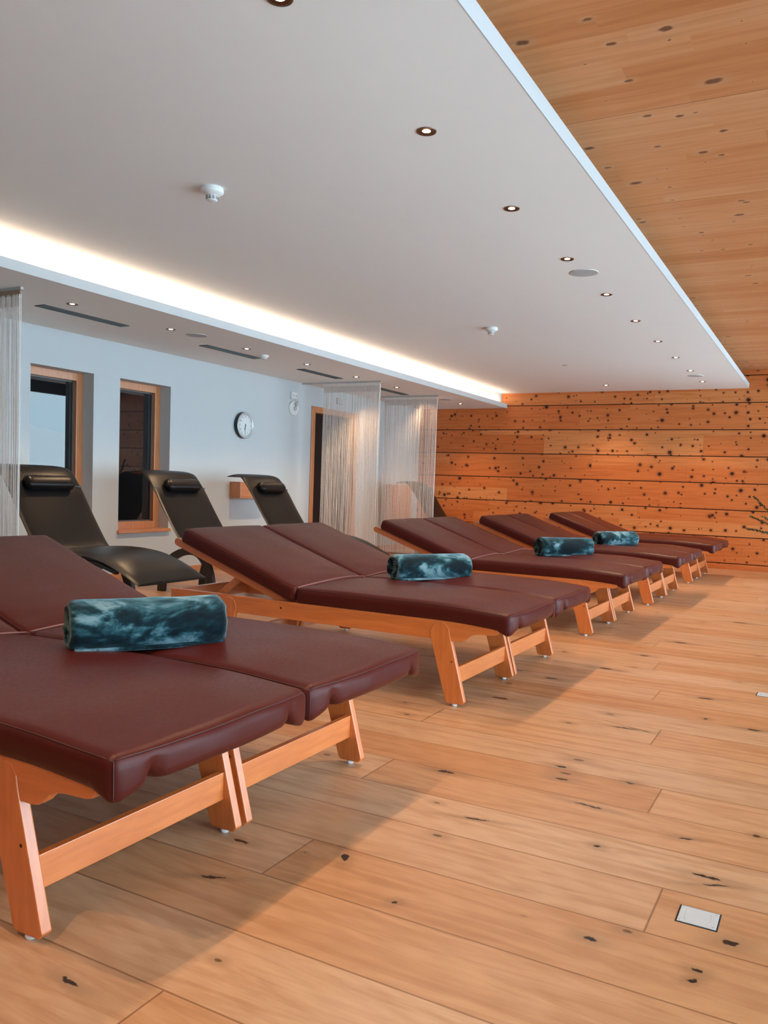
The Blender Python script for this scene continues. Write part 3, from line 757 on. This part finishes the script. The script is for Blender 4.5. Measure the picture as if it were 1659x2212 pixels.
for k in range(60):
    a = 2*PI*k/60; c, s_ = math.cos(a), math.sin(a); l = .008 if k % 5 else .012
    m.tube([(.048, c*.122, s_*.122), (.048, c*(.122-l), s_*(.122-l))], .0007 if k % 5 else .0014, 4)
m.build('minute_marks', M['black'], dial)
def hand(ang, l, w, name):
    c, s_ = math.cos(ang), math.sin(ang); m = MB()
    m.prism([(-.018*c - w*s_, -.018*s_ + w*c), (-.018*c + w*s_, -.018*s_ - w*c), (l*c + w*.5*s_, l*s_ - w*.5*c), (l*c - w*.5*s_, l*s_ + w*.5*c)], .0495, .0505, 'x'); m.build(name, M['black'], t)
hand(math.radians(-91), .100, .0030, 'minute_hand'); hand(math.radians(-106), .062, .0042, 'hour_hand')
MB().lathe([(0, .053), (.007, .052), (.007, .049)], axis='x', seg=16).build('hub', M['black'], t)

t = thing('wall_lamp', 'round white wall fitting with a small plate above it, near the curtain', 'lamp', (XW, 8.86, 2.045))
MB().box(0, .03, -.065, .065, .075, .165).build('plate', M['plastic'], t, bevel=.004)
MB().lathe([(0, .018), (.040, .020), (.070, .030), (.088, .034), (.095, .026), (.095, 0)], (0, .0, -.045), 'x', 36).build('disc', M['plastic'], t, smooth=True)
MB().lathe([(.018, .030), (.024, .034), (.024, .024)], (0, .02, -.045), 'x', 20).build('ring', M['grille'], t, smooth=True)
MB().prism([(.0,.025),(.07,.05),(.06,-.0),(.03,-.02)], .03, .042, 'x').build('arm', M['grille'], t)
for q in (-.03, .035): MB().lathe([(0, .034), (.010, .033), (.012, .03)], (0, q, .12), 'x', 14).build('knob', M['grille'], t)
t = thing('wall_sensor', 'small white box on the wall above the wooden door frame', 'sensor', (XW-.03, 10.03, 2.215))
MB().box(0, .035, -.07, .07, -.045, .045).build('housing', M['grille'], t, bevel=.006)

# ------------------------------------------------------------------ floor sockets
def socket(x, y, a, b, label, rz=0):
    t = thing('floor_socket', label, 'socket', (x, y, 0), rz, 'steel floor sockets in the oak boards')
    MB().box(-a-.004, a+.004, -b-.004, b+.004, -.002, .0006).build('recess', M['dark'], t)
    MB().box(-a, a, -b, b, .0006, .0022).build('lid', M['steel'], t, bevel=.001)
    m = MB()
    for q in (-1, 1):
        m.tube([(q*a*.58, -b*.6, .0023), (q*a*.66, -b*.5, .0023), (q*a*.66, b*.5, .0023), (q*a*.58, b*.6, .0023)], .0005, 4)
    m.build('catch', M['grille'], t)
    for qx in (-1, 1):
        for qy in (-1, 1): MB().lathe([(0, .0028), (.003, .0026), (.0034, .0022)], (qx*a*.86, qy*b*.8, 0), 'z', 10).build('screw', M['grille'], t)
socket(-.236, 2.139, .046, .043, 'steel floor socket in the foreground oak boards')
socket(-.250, 4.780, .046, .046, 'steel floor socket farther away, cut by the right edge of the frame')

# ------------------------------------------------------------------ potted fir plant by the glazing
def plant():
    t = thing('potted_fir_plant', 'potted plant with dark green needle branches against the knotty wood wall', 'plant', (-.36, 11.75, 0))
    MB().lathe([(0, 0), (.14, 0), (.19, .22), (.21, .50), (.195, .52), (.18, .50), (.18, .46)], seg=36).build('pot', M['pot'], t, smooth=True)
    MB().lathe([(0, .47), (.185, .465)], seg=24).build('soil', M['soil'], t)
    rnd = random.Random(3); st = MB(); nd = []
    def branch(p, d, L, w=.006):
        pts = []; q = Vector(p); d = Vector(d).normalized()
        for k in range(9):
            pts.append(q.copy()); q = q + d*L/8; d = (d + Vector((rnd.uniform(-.05,.05), rnd.uniform(-.05,.05), -.035))).normalized()
        st.tube(pts, [w*(1-.8*k/8) for k in range(9)], 6)
        n = MB(); 
        for k in range(int(L*420)):
            f = .22+.78*k/(L*420); i = min(7, int(f*8)); a = pts[i].lerp(pts[i+1], f*8-i); dd = (pts[i+1]-pts[i]).normalized()
            side = dd.cross(Vector((0,0,1))).normalized(); up = side.cross(dd)
            th = rnd.uniform(0, 2*PI); l = rnd.uniform(.030, .052)*(1.15-.5*f)
            v = (side*math.cos(th)*1. + up*math.sin(th)*.55 + dd*.55).normalized()*l; wv = dd*.0032
            A = n.b.verts.new(a+wv); B = n.b.verts.new(a-wv); D = n.b.verts.new(a+v*.6-wv*1.0); D2 = n.b.verts.new(a+v*.6+wv*1.0); E_ = n.b.verts.new(a+v)
            n.b.faces.new((A, B, D, D2)); n.b.faces.new((D, E_, D2))
        return n
    out = []
    dirs = [((-1,-.1,.42), .64, .50), ((-.85,0,.95), .80, .52), ((-1,.25,.75), .70, .5), ((-.75,-.5,.7), .62, .5), ((-.5,.5,1), .7, .5), ((.1,-.6,1), .8, .5), ((.5,.1,1), .9, .5), ((.9,-.3,.5), .7, .5), ((0,0,1), 1.0, .5), ((.7,.6,.6), .6, .5), ((-.35,-.1,1.), .95, .5), ((-.6,-.4,.35), .45, .5)]
    for d, L, z in dirs: out.append(branch((0, 0, z-.03), d, L))
    st.build('stems', M['twig'], t, smooth=True)
    for n in out: n.build('needles', M['needle'], t, normals=False)
plant()

# ------------------------------------------------------------------ light
w = bpy.data.worlds.new('sky'); sc.world = w; w.use_nodes = True; nt = w.node_tree
bg = nt.nodes['Background']; tc = nt.nodes.new('ShaderNodeTexCoord'); sx = nt.nodes.new('ShaderNodeSeparateXYZ'); cr = nt.nodes.new('ShaderNodeValToRGB')
nt.links.new(tc.outputs['Generated'], sx.inputs[0]); nt.links.new(sx.outputs[2], cr.inputs[0]); nt.links.new(cr.outputs[0], bg.inputs[0])
cr.color_ramp.elements[0].color = (.56, .78, .94, 1); cr.color_ramp.elements[1].color = (.76, .92, 1.04, 1); cr.color_ramp.elements[1].position = .40
bg.inputs[1].default_value = 5.1
pl = bpy.data.lights.new('window_portal', 'AREA'); pl.shape = 'RECTANGLE'; pl.size = ZW; pl.size_y = YF-YG; pl.cycles.is_portal = True
po = bpy.data.objects.new('window_portal', pl); C.objects.link(po); po.location = (XG+.12, (YF+YG)/2, ZW/2); po.rotation_euler = (0, PI/2, 0)

# ------------------------------------------------------------------ camera
yaw, pitch, roll = (math.radians(a) for a in (28.0894, 3.2341, 2.0031)); F, PX, PY = 1768.8952, 849.5668, 1145.4649
fwd = Vector((-math.sin(yaw)*math.cos(pitch), math.cos(yaw)*math.cos(pitch), -math.sin(pitch)))
right = fwd.cross(Vector((0,0,1))).normalized(); up = right.cross(fwd)
r2 = right*math.cos(roll) + up*math.sin(roll); u2 = -right*math.sin(roll) + up*math.cos(roll)
cam = bpy.data.cameras.new('camera'); co = bpy.data.objects.new('camera', cam); C.objects.link(co)
R = Matrix((r2, u2, -fwd)).transposed()
co.matrix_world = Matrix.Translation((0, 0, 1.06)) @ R.to_4x4()
cam.sensor_fit = 'VERTICAL'; cam.sensor_height = 36.; cam.lens = F/2212*36.
cam.shift_x = (829.5-PX)/2212; cam.shift_y = (PY-1106)/2212; cam.clip_start = .05; cam.clip_end = 500
sc.camera = co
vs = sc.view_settings; vs.view_transform = 'Standard'; vs.look = 'None'; vs.gamma = 1; vs.exposure = 0.76; vs.use_curve_mapping = False
